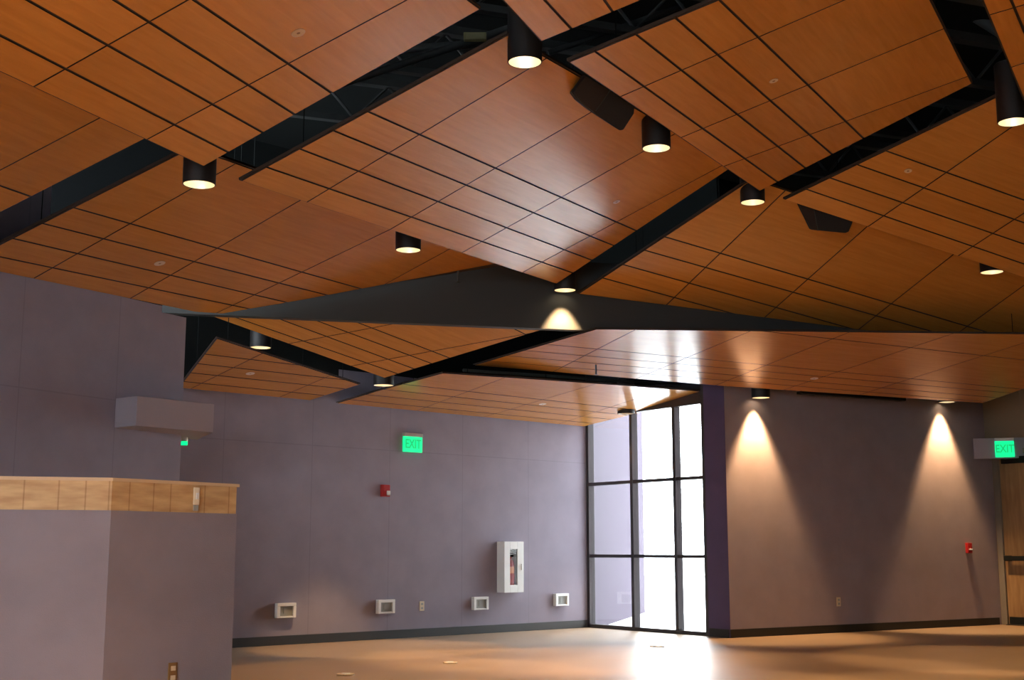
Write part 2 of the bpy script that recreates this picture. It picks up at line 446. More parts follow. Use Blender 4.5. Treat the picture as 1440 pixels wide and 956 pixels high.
pan['PN'] = panel('small visible tip of wooden ceiling panel at the top centre edge', PN,
  [(760.5, 59.6), (1060, -64.7), (960, -250), (560, -155)],
  [((766, 0), (803, 40)), ((850, 0), (861.6, 16.7))], [((700, -80), (1000, -200))])
pan['P5'] = panel('wooden ceiling panel at the right image edge above the six-sided speaker', P5,
  [(1101.3, 281), (1560, 59), (1750, 300), (1600, 443)],
  [((1134, 266), (1440, 371)), ((1167.4, 250), (1440, 343)), ((1209, 232.6), (1440, 313)), ((1247.7, 212.6), (1440, 281.2))],
  [((1415, 184), (1220, 319)), ((1440, 299.6), (1347, 360)), ((1560, 330), (1470, 390))])
pan['P6'] = panel('wide wooden ceiling panel sloping down to the right onto the charcoal bulkhead', P6,
  [(811.7, 413.6), (1074, 447), (1367, 484), (1520, 494), (1500, 397), (1057, 251)],
  [((932.2, 332), (1440, 482.3)), ((905.4, 351.4), (1367, 482)), ((876, 371.8), (1197.5, 462)), ((846, 390.2), (1038, 442.8))],
  [((1102, 270.1), (936.4, 429.5)), ((1219, 318.7), (1074.5, 447)), ((1339, 359), (1210.9, 460.5)), ((1440, 401), (1337, 475.6))])
pan['P7'] = panel('sliver of wooden ceiling panel in the top right corner', P7,
  [(1350, -72), (1450, 168), (1900, 35), (1800, -300)],
  [((1422, 0), (1440, 43.5))], [((1395, 20), (1440, 6.7)), ((1425, 93.7), (1440, 88.7))])
pan['Q1'] = panel('low wooden ceiling panel behind the bulkhead pointing down at a downlight', Q1,
  [(284, 440.5), (785, 456), (773, 461), (540.4, 532.1)],
  [((496.9, 451), (629, 502)), ((440, 448.8), (600.7, 508.7)), ((383.9, 445.1), (580.6, 517.9)), ((322, 443), (547, 521.2)), ((715.3, 458.5), (738.7, 470))],
  [((404, 483.6), (547, 456.5)), ((503.6, 512.8), (707, 475.5))], None, .75, .02)
pan['Q2'] = panel('wide low wooden ceiling panel over the right wall with a bright window reflection', Q2,
  [(665, 513.7), (838, 462.6), (1500, 470), (1470, 536.6), (1382, 567), (1017, 543)],
  [((779, 485), (959, 502)), ((757, 494.4), (935, 510)), ((733.7, 502), (927, 518.5)), ((702, 508.7), (913.7, 526)), ((1293.7, 490), (1384, 500))],
  [((888.6, 466), (780.6, 521.2)), ((1042, 471), (903.7, 528.7)), ((1165.7, 478.4), (1028, 533)), ((1280, 489), (1150.6, 532)), ((1377.4, 501.8), (1250, 542))], None, .75, .02)
def wall_strips(a, b, ds):
    def f(to2, P):
        p, q = to2(P.at(*a)), to2(P.at(*b)); dx, dy = q[0] - p[0], q[1] - p[1]; l = math.hypot(dx, dy); nx, ny = -dy / l, dx / l
        c = to2(P.at(600, 500)) ; sg = 1 if (c[0] - p[0]) * nx + (c[1] - p[1]) * ny > 0 else -1
        return [((p[0] + nx * d * sg, p[1] + ny * d * sg), (q[0] + nx * d * sg, q[1] + ny * d * sg), STRIP_G) for d in ds]
    return f
pan['Q3'] = panel('low wooden ceiling panel along the back wall beside the tall window', Q3,
  [(472.6, 567.2), (527, 550.5), (622.4, 524.6), (764, 533.8), (880, 542), (987, 550.4), (989, 554.6), (913.7, 577), (820, 599.8)],
  [((472.6, 567.2), (820, 599.8))], [((707, 532), (590.6, 575.6)), ((824, 543.8), (688.5, 584)), ((927, 550), (807, 589))],
  wall_strips((472.6, 567.2), (820, 599.8), (.24, .55, .86, 1.17)), .75, .02)
pan['Q0'] = panel('small low wooden ceiling panel at the end of the tall left wall', Q0,
  [(304.4, 475.2), (507, 540.5), (436, 563.1), (250, 545.5)],
  [((250, 545.5), (436, 563.1))], [((367, 497.8), (271.8, 544.7)), ((462.6, 528.8), (394, 558))],
  wall_strips((250, 545.5), (436, 563.1), (.24, .55, .86, 1.17)), .75, .02)

# sprinkler cover plates, flush on the panels
def cover(P, x, y, label, r=.045):
    p = P.at(x, y); o = MB().lathe([(.012, -.004), (.016, -.004), (r, -.003), (r, .004)], 20).build('sprinkler_cover', M_PIN, smooth=True)
    MB().lathe([(.0001, -.0035), (.014, -.0035)], 12).build('centre_hole', M_BROWN, o)
    o.location = p; o.rotation_euler = P.n.to_track_quat('Z', 'Y').to_euler()
    tag(o, label, 'sprinkler cover', 'sprinkler covers in the wooden ceiling panels')
cover(P1, 419.5, 46, 'round cream sprinkler cover in the top left wooden panel')
cover(P4, 1088, 113.5, 'round cream sprinkler cover in the upper right panel beside the speaker panel edge', .035)
cover(P5, 1277, 240, 'faint round sprinkler cover in the panel at the right image edge', .035)
cover(P3, 224.6, 370, 'round sprinkler cover in the long panel over the tall left wall', .05)
cover(P2, 867, 283.6, 'faint round sprinkler cover in the large central panel', .035)
cover(Q0, 352, 525, 'round sprinkler cover in the small low panel at the left', .05)
cover(Q3, 763, 568, 'round sprinkler cover in the low panel along the back wall', .05)
cover(Q2, 1145, 532, 'round sprinkler cover in the wide low panel over the right wall', .05)

# ------------------------------------------------------------------ downlights
def make_lamp(R=.12, H=.5):
    t = thing('cylinder_downlight', '', 'downlight', group='black cylinder downlights')
    MB().lathe([(R - .008, .004), (R - .004, 0), (R, .003), (R, H - .01), (R - .01, H), (.02, H)], 40).build('housing', M_HOUSING, t, smooth=True)
    MB().lathe([(R - .008, .003), (R - .011, .03), (R * .80, .09), (R * .5, .14)], 40).build('reflector', M_REFL, t, smooth=True, fix=False)
    MB().lathe([(.0005, .06), (.035, .068), (.05, .09), (.045, .14), (.0005, .15)], 20).build('bulb', M_BULB, t, smooth=True)
    MB().bar((0, 0, H - .01), (0, 0, H + .35), .012).build('stem', M_STEM, t)
    return t
LAMP_COL = (1.0, .62, .30)
def spot(p, power, size=56, blend=.35):
    l = bpy.data.lights.new('downlight_beam', 'SPOT'); l.energy = power; l.color = LAMP_COL; l.spot_size = math.radians(size); l.spot_blend = blend; l.shadow_soft_size = .03
    o = bpy.data.objects.new('downlight_beam', l); COL.objects.link(o); o.location = p; return o
lamp0 = make_lamp(); first = True
def lamp(p, label, power=120, size=56, blend=.35):
    global first
    o = lamp0 if first else copy_thing(lamp0); first = False
    o.location = p; o['label'] = label
    s = spot((0, 0, .05), power, size, blend); s.parent = o
    return o
LP = 140; LN = 1150
lamp(at_y(738, 88, 8.45), 'largest black cylinder downlight, at the top centre between panels', 260)
lamp(at_y(923, 209, 10.3), 'black cylinder downlight hanging just right of the angled speaker', LP)
lamp(at_y(280, 260, 9.12), 'black cylinder downlight under the sharp corner of the top left panel', LP)
lamp(at_y(574, 352, 11.75), 'black cylinder downlight at the lower edge of the large central panel', LP)
lamp(at_y(1058.5, 285, 12.15), 'black cylinder downlight under the tip of the upper right panel', 85)
FL = FAS.at(789.5, 412); FL = FL - FAS.w * .145
lamp(FL, 'small black downlight throwing a golden cone on the charcoal bulkhead', 480, 64)
lamp(at_y(1395, 383, 13.3), 'small black downlight half hidden under the panel edge at far right', LP)
lamp(at_y(1424.5, 172, 9.95), 'large black downlight cut by the right image edge near the top', LP)
lamp(at_y(366.5, 489, 14.3), 'downlight seen through the gap beside the small low panel at left', 22)
lamp(at_y(539.5, 542, 14.85), 'downlight under the pointed low panel near the back wall', 22)
ZL = RIGHT.at(1059, 561); ZL = ZL - RIGHT.w * .145
lamp(ZL, 'downlight lighting a cone on the right wall beside the window', 360, 68, .7)
pz = RIGHT.at(1320, 565); pz = pz - RIGHT.w * .145
lamp(Vector((pz.x, pz.y, pz.z - .02)), 'mostly hidden downlight lighting the cone near the doors', 360, 68, .7)
wz = WIN.at(894, 583); wz = wz - WIN.w * .18
lamp(wz, 'small downlight silhouetted against the top of the bright window', 25)

# ------------------------------------------------------------------ speakers
def speaker(label, P, outline, seam, thick, tint):
    """P faces the camera; outline in sight lines on that plane; body goes back by thick, tapering"""
    pts = [P.at(*p) for p in outline]; c = sum(pts, Vector()) / len(pts)
    back = [c + (p - c) * .7 + P.n * thick for p in pts]
    root = thing('speaker', label, 'speaker', c, group='black ceiling speakers')
    n = len(pts); vs = [p - c for p in pts + back]
    MB().add(vs, [tuple(range(n))[::-1], tuple(range(n, 2 * n))] + [(i, (i + 1) % n, n + (i + 1) % n, n + i) for i in range(n)]).build('cabinet', M_SPK, root, bevel=.008)
    g = [(c + (p - c) * .93 - P.n * .012) - c for p in pts]
    a, b = seam; pa, pb = P.at(*a) - c, P.at(*b) - c
    # front grille: part of the front to the right of the seam
    u = (pb - pa).normalized(); nrm = u.cross(P.n)
    keep = []
    for i in range(n):
        p, q = g[i], g[(i + 1) % n]; dp, dq = (p - pa).dot(nrm), (q - pa).dot(nrm)
        if dp >= 0: keep.append(p)
        if (dp >= 0) != (dq >= 0): keep.append(p.lerp(q, dp / (dp - dq)))
    MB().extr(keep, P.n * .02).build('grille', tint, root)
    MB().extr([pa - P.n * .014, pb - P.n * .014, pb - P.n * .014 + nrm * .006, pa - P.n * .014 + nrm * .006], P.n * .02).build('trim_strip', M_DUCT, root)
    MB().bar(P.n * thick, P.n * thick + Vector((0, 0, .12)), .012).build('bracket', M_STEM, root)
    return root
sp1 = at_y(847, 145, 9.43)
PS1 = Plane((-.45, .78, .42), sp1)
speaker('angled black speaker hanging beside the downlight at upper right', PS1,
        [(820, 104), (803, 128), (812, 141), (833, 158), (872, 184), (877, 183), (892, 160), (893, 146)], ((837, 156), (858, 126)), .18, M_SPK2)
sp2 = at_y(1160, 305, 12.44)
PS2 = Plane((-.22, .92, .30), sp2)
speaker('black flat-bottomed speaker below the edge of the right panel', PS2,
        [(1118, 281), (1123, 291), (1138, 322), (1142, 323.5), (1189, 328), (1194, 326), (1200, 311), (1201, 306)], ((1150, 324), (1143, 288)), .13, M_SPK2)

# ------------------------------------------------------------------ floor
M_FLOOR = mat('sealed_concrete', (.3, .24, .18), .35)
noise_color(M_FLOOR, (.24, .16, .092), (.36, .255, .165), nscale=.6, detail=3, lo=.15, hi=.85, bump=0, rough=(.34, .46))
dend = DOORW.pt(9.0, 0)
def footprint(z, flip=False):
    g = BACK.pt(L0, 0) + BACK.w * .15
    pts = [(-8.4, -6.2), (dend.x + .2, -6.2), (dend.x + .2, dend.y + .1), (RIGHT.b + RIGHT.w * .16)[:2], (RIGHT.a + RIGHT.w * .16)[:2],
           (WIN.b + WIN.w * .11)[:2], (WIN.a + WIN.w * .11)[:2], (BACK.b + BACK.w * .15)[:2], g[:2], (-8.4, 9.5)]
    pts = [(p[0], p[1], z) for p in pts]
    f = tuple(range(len(pts)))
    return MB().add(pts, [f[::-1] if flip else f])
fo = footprint(0).build('floor', M_FLOOR, fix=False); struct(fo)
# cut the floor at the window and door planes is hidden by the walls; pavement outside
M_PAVE = mat('pale_pavement', (.62, .62, .60), .8)

# small floor plates
def plate(x, y, label, w=.12, d=.12, m=M_IVORY):
    p = floor_pt(x, y); o = MB().prism([(w / 2 * math.cos(a), d / 2 * math.sin(a)) for a in [i * PI / 10 for i in range(20)]], 0, .012).build('floor_box', m)
    MB().prism([(w / 4 * math.cos(a), d / 4 * math.sin(a)) for a in [i * PI / 6 for i in range(12)]], .012, .016).build('lid', M_WHITE, o)
    o.location = p; tag(o, label, 'floor box', 'floor boxes')
plate(486, 949, 'pale floor box near the low wall, at the bottom edge', .16, .20, M_IVORY)
plate(633, 932.5, 'yellowish floor box in the middle of the floor', .14, .16, M_IVORY)
plate(919, 909, 'white floor box in front of the window, left of two', .09, .14, M_WHITE)
plate(929, 909.5, 'white floor box in front of the window, right of two', .09, .14, M_WHITE)

# ------------------------------------------------------------------ baseboards
def base(name, W, s0, s1, h=.105):
    o = MB().box(s0, s1, -.012, 0, 0, h).build(name, M_BASE, bevel=.003); o.location = W.a; o.rotation_euler = (0, 0, W.rz); struct(o)
base('baseboard_back', BACK, L0, BACK.s_of(BACK.b) - .01)
base('baseboard_right', RIGHT, 0.0, RIGHT.s_of(RIGHT.b) - .06)
base('baseboard_return', RET, 0.02, rl - .01)

# ------------------------------------------------------------------ window
def window():
    r = bpy.data.objects.new('window_1', None); COL.objects.link(r); r.location = WIN.a; r.rotation_euler = (0, 0, WIN.rz); struct(r)
    Lw = WIN.s_of(WIN.b); zt = WIN.at(985, 569.5).z + .02; top = 3.35
    fw = .055; D = .11
    s1 = WIN.s_of(WIN.at(889, 780)); s2 = WIN.s_of(WIN.at(950, 780)); zs = [WIN.at(828, 781.6).z, WIN.at(828, 681).z]
    mb = MB()
    mb.box(0, fw, 0, D, 0, top); mb.box(Lw - fw, Lw, 0, D, 0, top)
    mb.box(fw, Lw - fw, 0, D, 0, .05); mb.box(fw, Lw - fw, 0, D, zt, top)
    mb.build('window_frame', M_ALU, r, bevel=.003)
    for s_ in (s1, s2): MB().box(s_ - fw / 2, s_ + fw / 2, 0, D, .05, zt).build('mullion', M_ALU, r, bevel=.003)
    for z in zs:
        for a, b in ((fw, s1 - fw / 2), (s1 + fw / 2, s2 - fw / 2), (s2 + fw / 2, Lw - fw)):
            MB().box(a, b, .01, D - .01, z - .022, z + .022).build('transom', M_ALU, r)
    zz = [.05] + [z for z in zs] + [zt]
    for a, b in ((fw, s1 - fw / 2), (s1 + fw / 2, s2 - fw / 2), (s2 + fw / 2, Lw - fw)):
        for i in range(3):
            MB().box(a, b, .05, .056, zz[i] + (.022 if i else 0), zz[i + 1] - (.022 if i < 2 else 0)).build('pane', M_GLASS, r)
    return Lw
M_GLASS = bpy.data.materials.new('window_glass'); M_GLASS.use_nodes = True
N, L = nodes(M_GLASS); N.clear(); out = N.new('ShaderNodeOutputMaterial'); tr = N.new('ShaderNodeBsdfTransparent'); gl = N.new('ShaderNodeBsdfGlossy')
gl.inputs['Roughness'].default_value = .02; mx = N.new('ShaderNodeMixShader'); mx.inputs[0].default_value = .05
tr.inputs['Color'].default_value = (.96, .98, .97, 1)
L.new(tr.outputs[0], mx.inputs[1]); L.new(gl.outputs[0], mx.inputs[2]); L.new(mx.outputs[0], out.inputs['Surface'])
LW = window()
struct(wall_poly('wall_window_upper', WIN, [(-.05, 3.35), (LW + .05, 3.35), (LW + .05, 6), (-.05, 6)], M_PLENUM, .2))
# outside: wing wall and pavement
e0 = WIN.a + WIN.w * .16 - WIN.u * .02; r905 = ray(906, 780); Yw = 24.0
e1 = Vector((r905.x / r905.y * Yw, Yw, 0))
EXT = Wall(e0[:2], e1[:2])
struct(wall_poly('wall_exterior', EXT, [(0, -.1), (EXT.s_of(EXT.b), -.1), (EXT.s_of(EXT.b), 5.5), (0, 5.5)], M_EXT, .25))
pv = MB().add([(-3, 17, -.03), (30, 17, -.03), (30, 60, -.03), (-3, 60, -.03)], [(0, 1, 2, 3)]).build('ground', M_PAVE, fix=False); struct(pv)

# ------------------------------------------------------------------ door side, far right
dl = 9.0
pj = DOORW.s_of(DOORW.at(1418.5, 800))
door_top = DOORW.at(1428, 651).z
struct(wall_poly('wall_door', DOORW, [(-.0, 0), (.06, 0), (.06, 2.62), (2.2, 2.62), (2.2, 0), (dl, 0), (dl, 4.3), (0, 4.3)], M_BEIGE, .15))
B = Vector(RIGHT.at(1382, 567)); B2 = Q2.at(1470, 536.6)
UPW = Wall(RIGHT.pt(RIGHT.s_of(B), 0)[:2], (RIGHT.pt(RIGHT.s_of(B), 0) + az(132))[:2])
hz0 = UPW.at(1400, 643).z; hz1 = UPW.at(1400, 614.5).z
struct(wall_poly('wall_door_upper', UPW, [(0, hz0 + .05), (2.5, hz0 + .05), (2.5, 4.3), (0, 4.3)], M_BEIGE, .10))
# header box over the doors
hl = RIGHT.pt(RIGHT.s_of(RIGHT.at(1366, 640)), 0, .0)
HDR = Wall((hl - RIGHT.w * .05)[:2], (hl - RIGHT.w * .05 + az(105))[:2])
hb0, hb1 = HDR.at(1366, 645.2).z, HDR.at(1366, 616.5).z
mb = MB().prism([HDR.pt(0, 0)[:2], HDR.pt(2.2, 0)[:2], (HDR.pt(2.2, 0) + HDR.w * .5)[:2], (HDR.pt(0, 0) + RIGHT.w * .05 + RIGHT.u * .05)[:2]], hb0, hb1)
struct(mb.build('trim_4', M_PURPLE, bevel=.004), 'purple header box over the doors at the right edge')
def door():
    r = bpy.data.objects.new('door_1', None); COL.objects.link(r); r.location = DOORW.a; r.rotation_euler = (0, 0, DOORW.rz); struct(r)
    MB().box(.03, .12, -.03, .12, 0, 2.6).box(1.08, 1.14, -.03, .12, 0, 2.6).box(.12, 1.08, -.03, .12, 2.52, 2.6).build('door_frame', M_GRAYFRAME, r, bevel=.004)
    MB().box(.115, 1.085, .01, .06, .003, 2.525).build('door_leaf', M_LEAF, r)
    MB().box(1.135, 2.19, .01, .06, .003, 2.615).build('door_leaf', M_LEAF, r)
    MB().box(.115, 2.2, -.06, .3, -.02, .010).build('threshold', M_BASE, r)
    zb = DOORW.at(1432, 785).z
    MB().box(.16, 1.04, -.09, -.05, zb - .035, zb + .035).box(.16, .24, -.06, .01, zb - .04, zb + .04).box(.96, 1.04, -.06, .01, zb - .04, zb + .04).build('push_bar', M_BLACK, r, bevel=.005)
    MB().box(.2, .95, -.07, .01, 2.38, 2.48).build('door_closer', M_BLACK, r, bevel=.006)
    MB().box(.14, 1.06, -.004, .01, .015, .12).build('kick_plate', M_BLACK, r)
M_LEAF = mat('door_leaf_wood', (.24, .14, .06), .45)
noise_color(M_LEAF, (.20, .11, .045), (.28, .17, .075), scale=(6, 6, .8), nscale=3, detail=5)
door()
struct(wall_poly('wall_right_upper', RIGHT, [(-.02, 4.3), (RIGHT.s_of(RIGHT.b) + .1, 4.3), (RIGHT.s_of(RIGHT.b) + .1, 6.05), (-.02, 6.05)], M_PLENUM))
struct(wall_poly('wall_return_upper', RET, [(-.02, 4.3), (rl + .02, 4.3), (rl + .02, 6.05), (-.02, 6.05)], M_PLENUM, .1))
struct(wall_poly('wall_door_top', DOORW, [(-.05, 4.3), (dl, 4.3), (dl, 6.05), (-.05, 6.05)], M_PLENUM, .1))
# ------------------------------------------------------------------ wall fittings
def on_wall(name, W, x, y, label, cat, group=None):
    p = W.at(x, y); return thing(name, label, cat, p, W.rz, group)
def wall_box(x, y, label):
    t = on_wall('wall_box', BACK, x, y, label, 'wall box', 'white low wall boxes')
    MB().box(-.13, .13, -.06, .0, .05, .085).box(-.13, -.09, -.06, 0, -.085, .05).box(.09, .13, -.06, 0, -.085, .05).box(-.09, .09, -.06, 0, -.085, -.065).build('frame', M_WHITE, t, bevel=.004)
    MB().box(-.09, .09, -.035, 0, -.065, .05).build('insert', M_GREYIN, t)
    MB().box(-.03, .03, -.042, -.035, -.04, .03).build('socket', M_GREYIN, t)
wall_box(399.5, 858, 'white wall box low on the back wall, nearest the low wall')
wall_box(540, 852.5, 'white wall box below the fire alarm strobe')
wall_box(673, 848, 'white wall box just left of the extinguisher cabinet')
wall_box(787, 843, 'white wall box right of the extinguisher cabinet, nearest the window')
def outlet(W, x, y, label, m, w=.075, h=.12):
    t = on_wall('outlet', W, x, y, label, 'outlet')
    MB().box(-w / 2, w / 2, -.008, 0, -h / 2, h / 2).build('cover_plate', m, t, bevel=.002)
    for z in (-.026, .026): MB().box(-.016, .016, -.011, -.008, z - .013, z + .013).build('receptacle', M_GREYIN if m is M_IVORY else M_IVORY, t)
outlet(BACK, 593, 852, 'ivory outlet on the back wall between two white wall boxes', M_IVORY)
outlet(RIGHT, 1179, 846, 'small ivory outlet low on the right wall', M_IVORY)
outlet(LOWR, 242, 946, 'brown outlet on the low wall at the bottom edge', M_BROWN, .06, .115)
# switch on the plywood band
t = on_wall('light_switch', LOWR, 275, 697.5, 'cream switch on the plywood band of the low wall', 'switch')
MB().box(-.02, .02, -.014, -.002, -.05, .05).build('cover_plate', mat('cream_plastic', (.75, .66, .48), .5), t, bevel=.003)
MB().box(-.008, .008, -.022, -.014, -.018, .018).build('toggle', M_WHITE, t)
MB().box(-.016, .016, -.010, -.002, -.085, -.052).build('grey_tab', M_GREYIN, t)
# strobe
t = on_wall('fire_alarm_strobe', BACK, 540, 690, 'red fire alarm strobe on the back wall left of the exit sign', 'fire alarm')
MB().box(-.062, .062, -.05, 0, -.075, .075).build('housing', M_RED, t, bevel=.006)
MB().box(.0, .05, -.075, -.05, -.06, .0).build('strobe_lens', M_STROBE, t, bevel=.008)
MB().lathe([(.001, -.056), (.03, -.056), (.03, -.05)], 16, (-.02, 0, .03), axis='y').build('sounder', M_RED, t)
# pull station
t = on_wall('fire_alarm_pull', RIGHT, 1360.5, 770.5, 'red fire alarm pull station on the right wall near the door', 'fire alarm')
MB().box(-.05, .05, -.05, 0, -.075, .075).build('housing', M_RED, t, bevel=.006)
MB().box(-.035, .035, -.065, -.05, -.03, -.01).build('pull_handle', M_WHITE, t, bevel=.003)
MB().box(-.02, .02, -.06, -.05, -.02, .03).build('handle_stem', M_RED, t)

# exit signs
def text_mesh(txt, h):
    cu = bpy.data.curves.new('letters', 'FONT'); cu.body = txt; cu.size = h; cu.align_x = 'CENTER'; cu.align_y = 'CENTER'; cu.extrude = .002; cu.offset = .003
    o = bpy.data.objects.new('letters_tmp', cu); COL.objects.link(o); dg = bpy.context.evaluated_depsgraph_get()
    me = bpy.data.meshes.new_from_object(o.evaluated_get(dg)); bpy.data.objects.remove(o); return me
def exit_sign(loc, rz, label, w=.31, h=.20, text=True):
    t = thing('exit_sign', label, 'exit sign', loc, rz, 'green exit signs')
    MB().box(-w / 2, w / 2, -.05, 0, h / 2, h / 2 + .045).build('top_housing', M_ALU2, t, bevel=.004)
    MB().box(-w / 2, w / 2, -.035, -.015, -h / 2, h / 2).build('face', M_GREEN, t, bevel=.003)
    if not text: return t
    me = text_mesh('EXIT', .165); o = new_obj('letters', me, M_GREEN2, t); me.materials.clear(); me.materials.append(M_GREEN2)
    o.rotation_euler = (PI / 2, 0, 0); o.location = (0, -.038, 0); o.scale = (.78, 1, 1)
    MB().box(-.03, .03, -.015, 0, h / 2 - .03, h / 2 + .03).build('mount', M_ALU2, t)
    return t
M_ALU2 = mat('brushed_aluminium', (.55, .48, .42), .35, metal=.7)
exit_sign(BACK.at(578.5, 625), BACK.rz, 'green exit sign high on the back wall')
p = HDR.at(1412.5, 631.5); exit_sign(p, HDR.rz, 'green exit sign above the doors at the right edge', .27, .24)
p = at_y(252.5, 622, cR.y + .55)
exit_sign(p + Vector((0, 0, -.01)), PYL.rz - .9, 'green exit sign mostly hidden behind the tall left wall edge', .16, .04, False)

# extinguisher cabinet
t = on_wall('extinguisher_cabinet', BACK, 712.5, 797, 'white fire extinguisher cabinet on the back wall near the window', 'cabinet')
w, h, d = .36, .68, .13
MB().box(-w / 2, w / 2, -.012, 0, -h / 2, h / 2).box(-w / 2, -w / 2 + .012, -d, -.012, -h / 2, h / 2).box(w / 2 - .012, w / 2, -d, -.012, -h / 2, h / 2)\
  .box(-w / 2 + .012, w / 2 - .012, -d, -.012, h / 2 - .012, h / 2).box(-w / 2 + .012, w / 2 - .012, -d, -.012, -h / 2, -h / 2 + .012).build('body', M_WHITE, t)
gw, gh = .075, .24
dr = MB().box(-w / 2, -gw, -d - .02, -d, -h / 2, h / 2).box(gw * .85, w / 2, -d - .02, -d, -h / 2, h / 2).box(-gw, gw * .85, -d - .02, -d, gh, h / 2).box(-gw, gw * .85, -d - .02, -d, -h / 2, -gh).build('door', M_WHITE, t, bevel=.004)
MB().box(-gw, gw * .85, -d - .012, -d - .008, -gh, gh).build('glass', M_GLASS, dr)
MB().box(w / 2 - .05, w / 2 - .03, -d - .035, -d - .02, -.04, .04).build('handle', M_WHITE, dr)
ex = thing('fire_extinguisher', 'red fire extinguisher inside the white cabinet', 'fire extinguisher', BACK.at(712.5, 797) - BACK.w * .072 + Vector((0, 0, -.325)), BACK.rz)
MB().lathe([(.001, 0), (.05, 0), (.055, .02), (.055, .36), (.045, .41), (.02, .43), (.02, .46), (.001, .46)], 24).build('cylinder', M_RED, ex, smooth=True)
MB().lathe([(.056, .24), (.056, .33)], 24).build('label_band', mat('orange_label', (.8, .3, .16), .5), ex, smooth=True)
MB().box(-.015, .05, -.012, .012, .46, .49).box(-.015, .06, -.01, .01, .50, .512).build('valve_handle', M_BLACK, ex)

# linear diffuser under the edge of the low ceiling over the right wall
A3 = Wall((RIGHT.a - RIGHT.w * (RO - .03))[:2], (RIGHT.b - RIGHT.w * (RO - .03))[:2])
pa, pb = A3.at(1128, 549.5), A3.at(1274, 559.5)
mb = MB().extr([pa, pb, pb + Vector((0, 0, -.035)), pa + Vector((0, 0, -.035))], RIGHT.w * .10)
o = mb.build('linear_diffuser', M_BLACK); tag(o, 'thin black linear diffuser at the top of the right wall', 'air diffuser')
MB().extr([pa + Vector((0, 0, -.036)), pb + Vector((0, 0, -.036)), pb + Vector((0, 0, -.04)), pa + Vector((0, 0, -.04))], RIGHT.w * .03).build('blade', M_DUCT, o)

# pendant sprinklers
def pendant(p, label, ln=.12):
    t = thing('pendant_sprinkler', label, 'sprinkler', p, group='pendant sprinkler heads')
    MB().bar((0, 0, 0), (0, 0, ln), .010).build('pipe', M_STEM, t)
    MB().lathe([(.001, -.03), (.022, -.028), (.022, -.024), (.008, -.02), (.010, 0)], 14).build('deflector', M_STEM, t, smooth=True)
pendant(Q2.at(838, 513) + Vector((0, 0, -.09)), 'thin sprinkler head hanging under the bright low panel', .09)
pendant(FAS.at(641, 396) - FAS.w * .12, 'sprinkler head in front of the charcoal bulkhead', .22)

# ------------------------------------------------------------------ plenum: deck, joists, pipes
Z = 6.0
dk = footprint(Z, True).build('ceiling', M_PLENUM, fix=False); struct(dk)
def beam(i, y, label):
    r = thing('roof_joist', label, 'joist', (0, y, 5.35), .35, 'black roof joists')
    MB().box(-8, 9, -.05, .05, .42, .5).build('top_chord', M_DUCT, r); MB().box(-8, 9, -.04, .04, 0, .06).build('bottom_chord', M_DUCT, r)
    mb = MB(); k = -8
    while k < 8.6: mb.bar((k, 0, .05), (k + .35, 0, .43), .015, 6).bar((k + .35, 0, .43), (k + .7, 0, .05), .015, 6); k += .7
    mb.build('web', M_DUCT, r)
jl = ['black open-web joist above the gap at the top left', 'black open-web joist above the gap beside the top centre downlight', 'black open-web joist above the gap at right of centre', 'black open-web joist above the middle of the room', 'black open-web joist nearest the bulkhead']
for i, y in enumerate((6.6, 8.2, 9.8, 11.4, 13.0)): beam(i, y, jl[i])
def pipe(a, b, r, label, m=M_DUCT):
    a = Vector(a); b = Vector(b); c = (a + b) / 2
    o = MB().bar(a - c, b - c, r, 16).build('pipe', m, smooth=True); o.location = c
    tag(o, label, 'pipe', 'dark pipes above the ceiling panels'); return o
g1 = at_y(560, 90, 9.1); g2 = at_y(700, 45, 9.5)
pipe(at_y(470, 122, 9.6), at_y(760, 25, 9.9), .03, 'dark pipe in the wide gap left of the top centre downlight')
pipe(at_y(560, 70, 9.9), at_y(730, 58, 9.9), .035, 'second dark pipe crossing the gap left of the top centre downlight')
pipe(at_y(1300, -20, 11.4), at_y(1430, 60, 11.4), .05, 'dark pipe in the wedge gap at the top right')
pipe(at_y(770, 75, 10.2), at_y(960, 8, 10.6), .025, 'dark pipe in the gap between the top centre and upper right panels')
tgp = at_y(668, 52, 9.6); o = MB().box(-.09, .09, -.03, .03, -.03, .03).build('junction_box', mat('olive_tag', (.22, .22, .10), .6), bevel=.006); o.location = tgp + Vector((0, 0, 0))
MB().box(-.07, .07, -.034, -.03, -.02, .02).build('lid', mat('olive_lid', (.25, .25, .13), .6), o)
tag(o, 'olive junction box in the dark gap left of the top centre downlight', 'junction box')
# rail along the narrow gap of the low ceiling
pa, pb = Q3.at(650, 528) + Vector((0, .25, .10)), Q3.at(960, 548) + Vector((0, .25, .10))
o = MB().bar((pa - pb) / 2, (pb - pa) / 2, .018, 10).build('rail', M_STEM); o.location = (pa + pb) / 2; tag(o, 'grey metal rail in the narrow gap between the low panels', 'rail')

# ------------------------------------------------------------------ the rest of the room, behind and beside the camera
def plain(name, a, b, z0, z1, m, th=.15):
    W = Wall(a, b); return struct(wall_poly(name, W, [(0, z0), (W.s_of(W.b), z0), (W.s_of(W.b), z1), (0, z1)], m, th))
dend = DOORW.pt(dl, 0)
plain('wall_left_side', (-8.2, -6), (-8.2, 3.5), 0, 6, M_PURPLE)
plain('wall_right_side', dend[:2], (dend.x, -6), 0, 6, M_PURPLE)
plain('wall_behind_left', (-3.6, 12.4), (-6.6, 11.5), 0, 3.2, M_PURPLE)
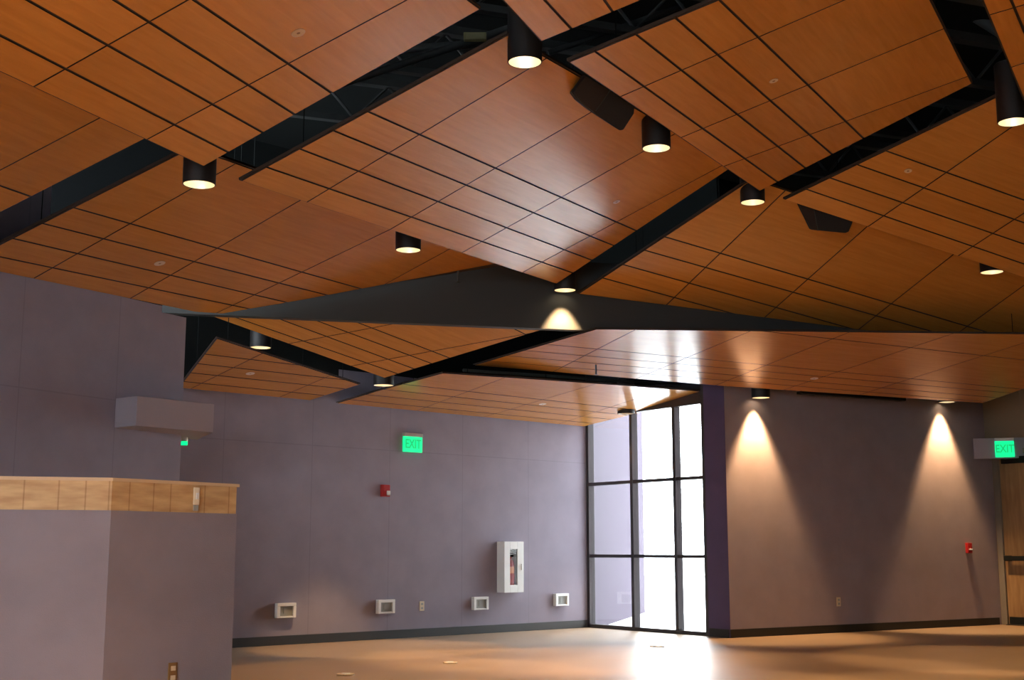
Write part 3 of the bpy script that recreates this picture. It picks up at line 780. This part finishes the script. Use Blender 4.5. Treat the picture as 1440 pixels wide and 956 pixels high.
# rear wall; unseen wide opening added to bring in fill daylight
X0, X1, Z0, Z1 = -7.5, -1.0, .9, 3.4
REAR = Wall((dend.x, -6), (-8.2, -6)); RL = REAR.s_of(REAR.b)
so, s1_ = dend.x - X1, dend.x - X0
struct(wall_poly('wall_rear', REAR, [(0, 0), (RL, 0), (RL, Z0), (0, Z0)], M_PURPLE))
struct(wall_poly('wall_rear_upper', REAR, [(0, Z1), (RL, Z1), (RL, 6), (0, 6)], M_PURPLE))
struct(wall_poly('wall_rear_west', REAR, [(s1_, Z0), (RL, Z0), (RL, Z1), (s1_, Z1)], M_PURPLE))
struct(wall_poly('wall_rear_east', REAR, [(0, Z0), (so, Z0), (so, Z1), (0, Z1)], M_PURPLE))
r = bpy.data.objects.new('window_fill', None); COL.objects.link(r); r.location = (X0, -6, 0); struct(r)
for i in range(6): MB().box(i * (X1 - X0) / 5 - .03, i * (X1 - X0) / 5 + .03, -.1, 0, Z0, Z1).build('mullion', M_ALU, r)
gr = MB().add([(-30, -40, -.03), (30, -40, -.03), (30, -6.2, -.03), (-30, -6.2, -.03)], [(0, 1, 2, 3)]).build('ground', M_PAVE, fix=False); struct(gr)
# unseen downlights added as fill, bouncing warm light off the near floor
k = 0
for (x, y) in ((3.2, 5.0), (-1.5, 5.2), (6.0, 6.5), (1, 1.5), (5.5, 2), (-4, 2)):
    k += 1
    lamp(Vector((x, y, 4.0)), 'unseen fill downlight added over the near floor %s' % ('right', 'left', 'far right', 'centre', 'rear right', 'rear left')[k - 1], LN * (1.9 if k in (2, 4) else 1))

def portal(loc, rot, sx, sy):
    l = bpy.data.lights.new('window_portal', 'AREA'); l.shape = 'RECTANGLE'; l.size = sx; l.size_y = sy
    l.cycles.is_portal = True
    o = bpy.data.objects.new('window_portal', l); COL.objects.link(o); o.location = loc; o.rotation_euler = rot
c = WIN.pt(LW / 2, 1.55) + WIN.w * .2
portal(c, (PI / 2, 0, WIN.rz + PI * 0), LW, 3.1)
portal(((X0 + X1) / 2, -6.2, (Z0 + Z1) / 2), (-PI / 2, 0, 0), X1 - X0, Z1 - Z0)

# ------------------------------------------------------------------ sky, camera, colour
w = bpy.data.worlds.new('sky'); S.world = w; w.use_nodes = True
bg = w.node_tree.nodes['Background']; bg.inputs['Color'].default_value = (.86, .92, 1.0, 1); bg.inputs['Strength'].default_value = 16.0
cam = bpy.data.cameras.new('camera'); co = bpy.data.objects.new('camera', cam); COL.objects.link(co)
cam.sensor_width = 36; cam.sensor_fit = 'HORIZONTAL'; cam.lens = 36 * F / 1440; cam.clip_end = 200
co.location = CAM; co.rotation_euler = (PI / 2 + PITCH, 0, 0); S.camera = co
v = S.view_settings; v.view_transform = 'Standard'; v.look = 'None'; v.gamma = 1; v.use_curve_mapping = False; v.exposure = 0.30
